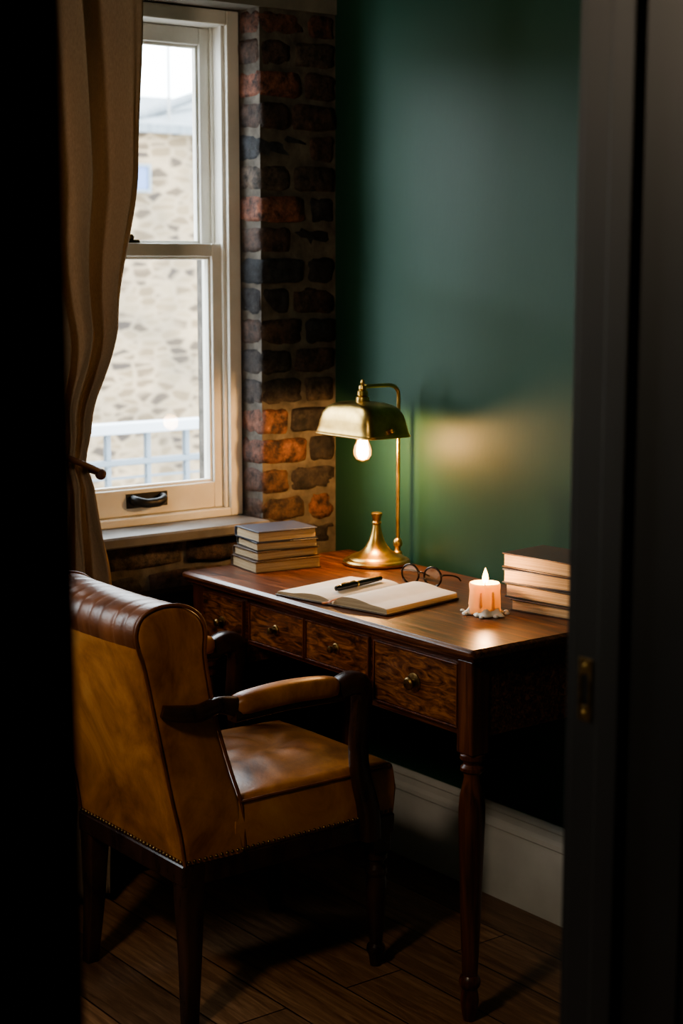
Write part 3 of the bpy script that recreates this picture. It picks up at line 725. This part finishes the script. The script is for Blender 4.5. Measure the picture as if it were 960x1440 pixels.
# ---------------------------------------------------------------- lamp
L = []
L.append(lathe('base', [(.002, 0), (.079, 0), (.0815, .003), (.0815, .008), (.078, .012), (.070, .0145), (.066, .019), (.060, .022), (.048, .026), (.036, .033), (.027, .043), (.019, .058), (.0135, .074), (.0105, .088), (.009, .096), (.0115, .099), (.0115, .102), (.0095, .105), (.0105, .112), (.0135, .121), (.0135, .124), (.010, .126), (.002, .126)], brass, (0, 0, 0), 56))
py_ = .066
pole = [(0, py_, .018), (0, py_, .10), (0, py_, .25), (0, py_, .36), (0, py_, .405), (0, py_ - .006, .421), (0, py_ - .020, .429), (0, py_ - .04, .431), (0, py_ - .08, .431), (0, -.036, .431)]
L.append(tube('pole', catmull(pole, 6), .0048, brass, 14, ref=Vector((1, 0, 0))))
L.append(lathe('knuckle', [(.003, .012), (.011, .014), (.011, .022), (.007, .026), (.007, .034), (.0105, .038), (.0115, .045), (.0095, .052), (.006, .056), (.003, .058)], brass, (0, py_, 0), 24))
hy = -.044
L.append(lathe('socket', [(.002, .448), (.004, .446), (.0055, .440), (.0035, .436), (.0085, .433), (.010, .426), (.008, .423), (.0125, .420), (.013, .411), (.010, .409), (.0155, .406), (.0165, .400), (.0165, .396), (.0195, .394), (.0205, .389), (.0205, .348), (.0135, .343), (.0135, .326), (.002, .326)], brass, (0, hy, 0), 32))
def sup(a, hx, hy_, n):
    c, s = math.cos(a), math.sin(a)
    return hx * math.copysign(abs(c) ** (2 / n), c), hy_ * math.copysign(abs(s) ** (2 / n), s)
secs = [(.19, .395, 2.2), (.30, .3945, 2.6), (.52, .3920, 4), (.67, .3880, 5), (.79, .380, 6), (.88, .366, 7), (.93, .350, 7), (.965, .335, 7), (1.0, .324, 7), (1.03, .318, 7)]
vs, fs = [], []; seg = 96
for sc, zz, n in secs:
    for j in range(seg):
        x, y = sup(2 * pi * j / seg, .106 * sc, .068 * sc, n); vs.append((x, y + hy, zz))
for i in range(len(secs) - 1):
    for j in range(seg):
        k = (j + 1) % seg; fs.append((i * seg + j, i * seg + k, (i + 1) * seg + k, (i + 1) * seg + j))
sh = sharp(mesh_obj('shade', vs, fs, brass), 40); md = sh.modifiers.new('s', 'SOLIDIFY'); md.thickness = .0018; md.offset = 1
L.append(sh)
rim = [(*sup(2 * pi * j / 64, .1092, .0702, 7), .318) for j in range(64)]
L.append(tube('shade_rim', [(a, b_ + hy, c_) for a, b_, c_ in rim], .0022, brass, 8, closed=True))
for s in (-1, 1):
    L.append(lathe('shade_screw', [(.002, 0), (.003, 0), (.003, .006), (.006, .007), (.0065, .012), (.004, .016), (.001, .017)], brass, (s * .102, hy, .335), 16, 'X') if s > 0 else sphere('shade_screw_b', (-.110, hy, .336), .006, brass))
L.append(lathe('bulb_glass', [(.0115, .328), (.013, .318), (.017, .306), (.0225, .292), (.025, .279), (.024, .267), (.019, .257), (.010, .2505), (.001, .249)], bulb_glass, (0, hy, 0), 32))
L.append(lathe('bulb_glow', [(.001, .316), (.011, .308), (.018, .291), (.0215, .279), (.0205, .268), (.014, .2585), (.001, .254)], bulb_core, (0, hy, 0), 24))
fil = []
for k in range(9):
    a = k * pi / 4; fil.append((.007 * math.cos(a), hy + .007 * math.sin(a), .302 if k % 2 else .268))
L.append(tube('filament', catmull(fil, 4), .0008, filament, 6))
LX, LY = .303, -.110
group('desk_lamp', L, (LX, LY, .7602), 0, True)
def plight(name, loc, w, col, r):
    d = bpy.data.lights.new(name, 'POINT'); d.energy = w; d.color = col; d.shadow_soft_size = r
    o = bpy.data.objects.new(name, d); C.objects.link(o); o.location = loc; return o
plight('bulb_light', (LX, LY + hy, .7602 + .280), 8.0, (1, .58, .26), .020)
plight('added_fill_light', (PX, PY, PZ), 46, (1, .80, .60), .12)  # added room fill, placed inside the invented pendant globe

# ---------------------------------------------------------------- candle
K = []
def wb(i, a): return 1 + .05 * noise.noise(Vector((math.cos(a) * 2, math.sin(a) * 2, i * .35)))
K.append(lathe('body', [(.031, 0), (.0335, .004), (.0325, .015), (.032, .03), (.0315, .045), (.0325, .056), (.032, .0615), (.030, .064), (.0275, .0625), (.022, .057), (.012, .055), (.002, .0545)], wax, (0, 0, .002), 40, ang=80, wob=wb))
random.seed(3)
for k in range(5):
    a = 2 * pi * k / 5 + random.uniform(-.35, .35); r = .0315; zt_ = random.uniform(.040, .060); zb = random.uniform(.004, .025)
    ca_, sa_ = math.cos(a), math.sin(a)
    K.append(tube('drip_%d' % k, [(r * ca_, r * sa_, zt_), ((r + .0005) * ca_, (r + .0005) * sa_, (zt_ + zb) / 2), ((r + .001) * ca_, (r + .001) * sa_, zb + .004), (r * ca_, r * sa_, zb)], [.002, .0028, .0042, .0022], wax, 10))
def wb2(i, a): return 1 + .34 * noise.noise(Vector((math.cos(a) * 1.6, math.sin(a) * 1.6, 4))) + .09 * math.sin(a * 9 + 1) + .05 * math.sin(a * 5)
K.append(lathe('pool', [(.038, 0), (.042, .0015), (.042, .0035), (.038, .006), (.033, .010), (.029, .016)], wax2, (0, 0, 0), 72, ang=80, wob=wb2))
for k in range(9):
    a = 2 * pi * k / 9 + random.uniform(-.3, .3); r = random.uniform(.038, .050)
    K.append(sphere('bead_%d' % k, (r * math.cos(a), r * math.sin(a), .0025), random.uniform(.0035, .006), wax2, (1.2, 1, .7), 12))
K.append(tube('wick', [(0, 0, .055), (.0005, 0, .062), (.002, 0, .067)], .001, pen_mat, 6))
K.append(lathe('flame', [(.0005, .063), (.0040, .065), (.0062, .070), (.0068, .075), (.0058, .081), (.0040, .087), (.0018, .093), (.0003, .097)], flame_mat, (.001, 0, 0), 20, ang=80))
CX, CY = .885, -.288
group('pillar_candle', K, (CX, CY, .7602), 0, True)
plight('candle_light', (CX + .001, CY, .7602 + .078), 1.7, (1, .52, .22), .006)

# ---------------------------------------------------------------- world
w = bpy.data.worlds.new('overcast'); scene.world = w; w.use_nodes = True
nt = w.node_tree; bg = nt.nodes['Background']; bg.inputs[0].default_value = (.88, .94, 1.0, 1); bg.inputs[1].default_value = 12.5

# ---------------------------------------------------------------- camera
cam = bpy.data.cameras.new('camera'); co = bpy.data.objects.new('camera', cam); C.objects.link(co)
co.location = (3.348, -2.545, 1.48)
th = math.radians(37.4); pt = math.atan(350 / 2300)
d = Vector((-math.cos(th) * math.cos(pt), math.sin(th) * math.cos(pt), -math.sin(pt)))
co.rotation_euler = d.to_track_quat('-Z', 'Y').to_euler()
cam.sensor_fit = 'VERTICAL'; cam.sensor_height = 36; cam.sensor_width = 24; cam.lens = 57.5; cam.clip_start = .02
cam.dof.use_dof = True; cam.dof.focus_distance = 3.3; cam.dof.aperture_fstop = 4.0
scene.camera = co
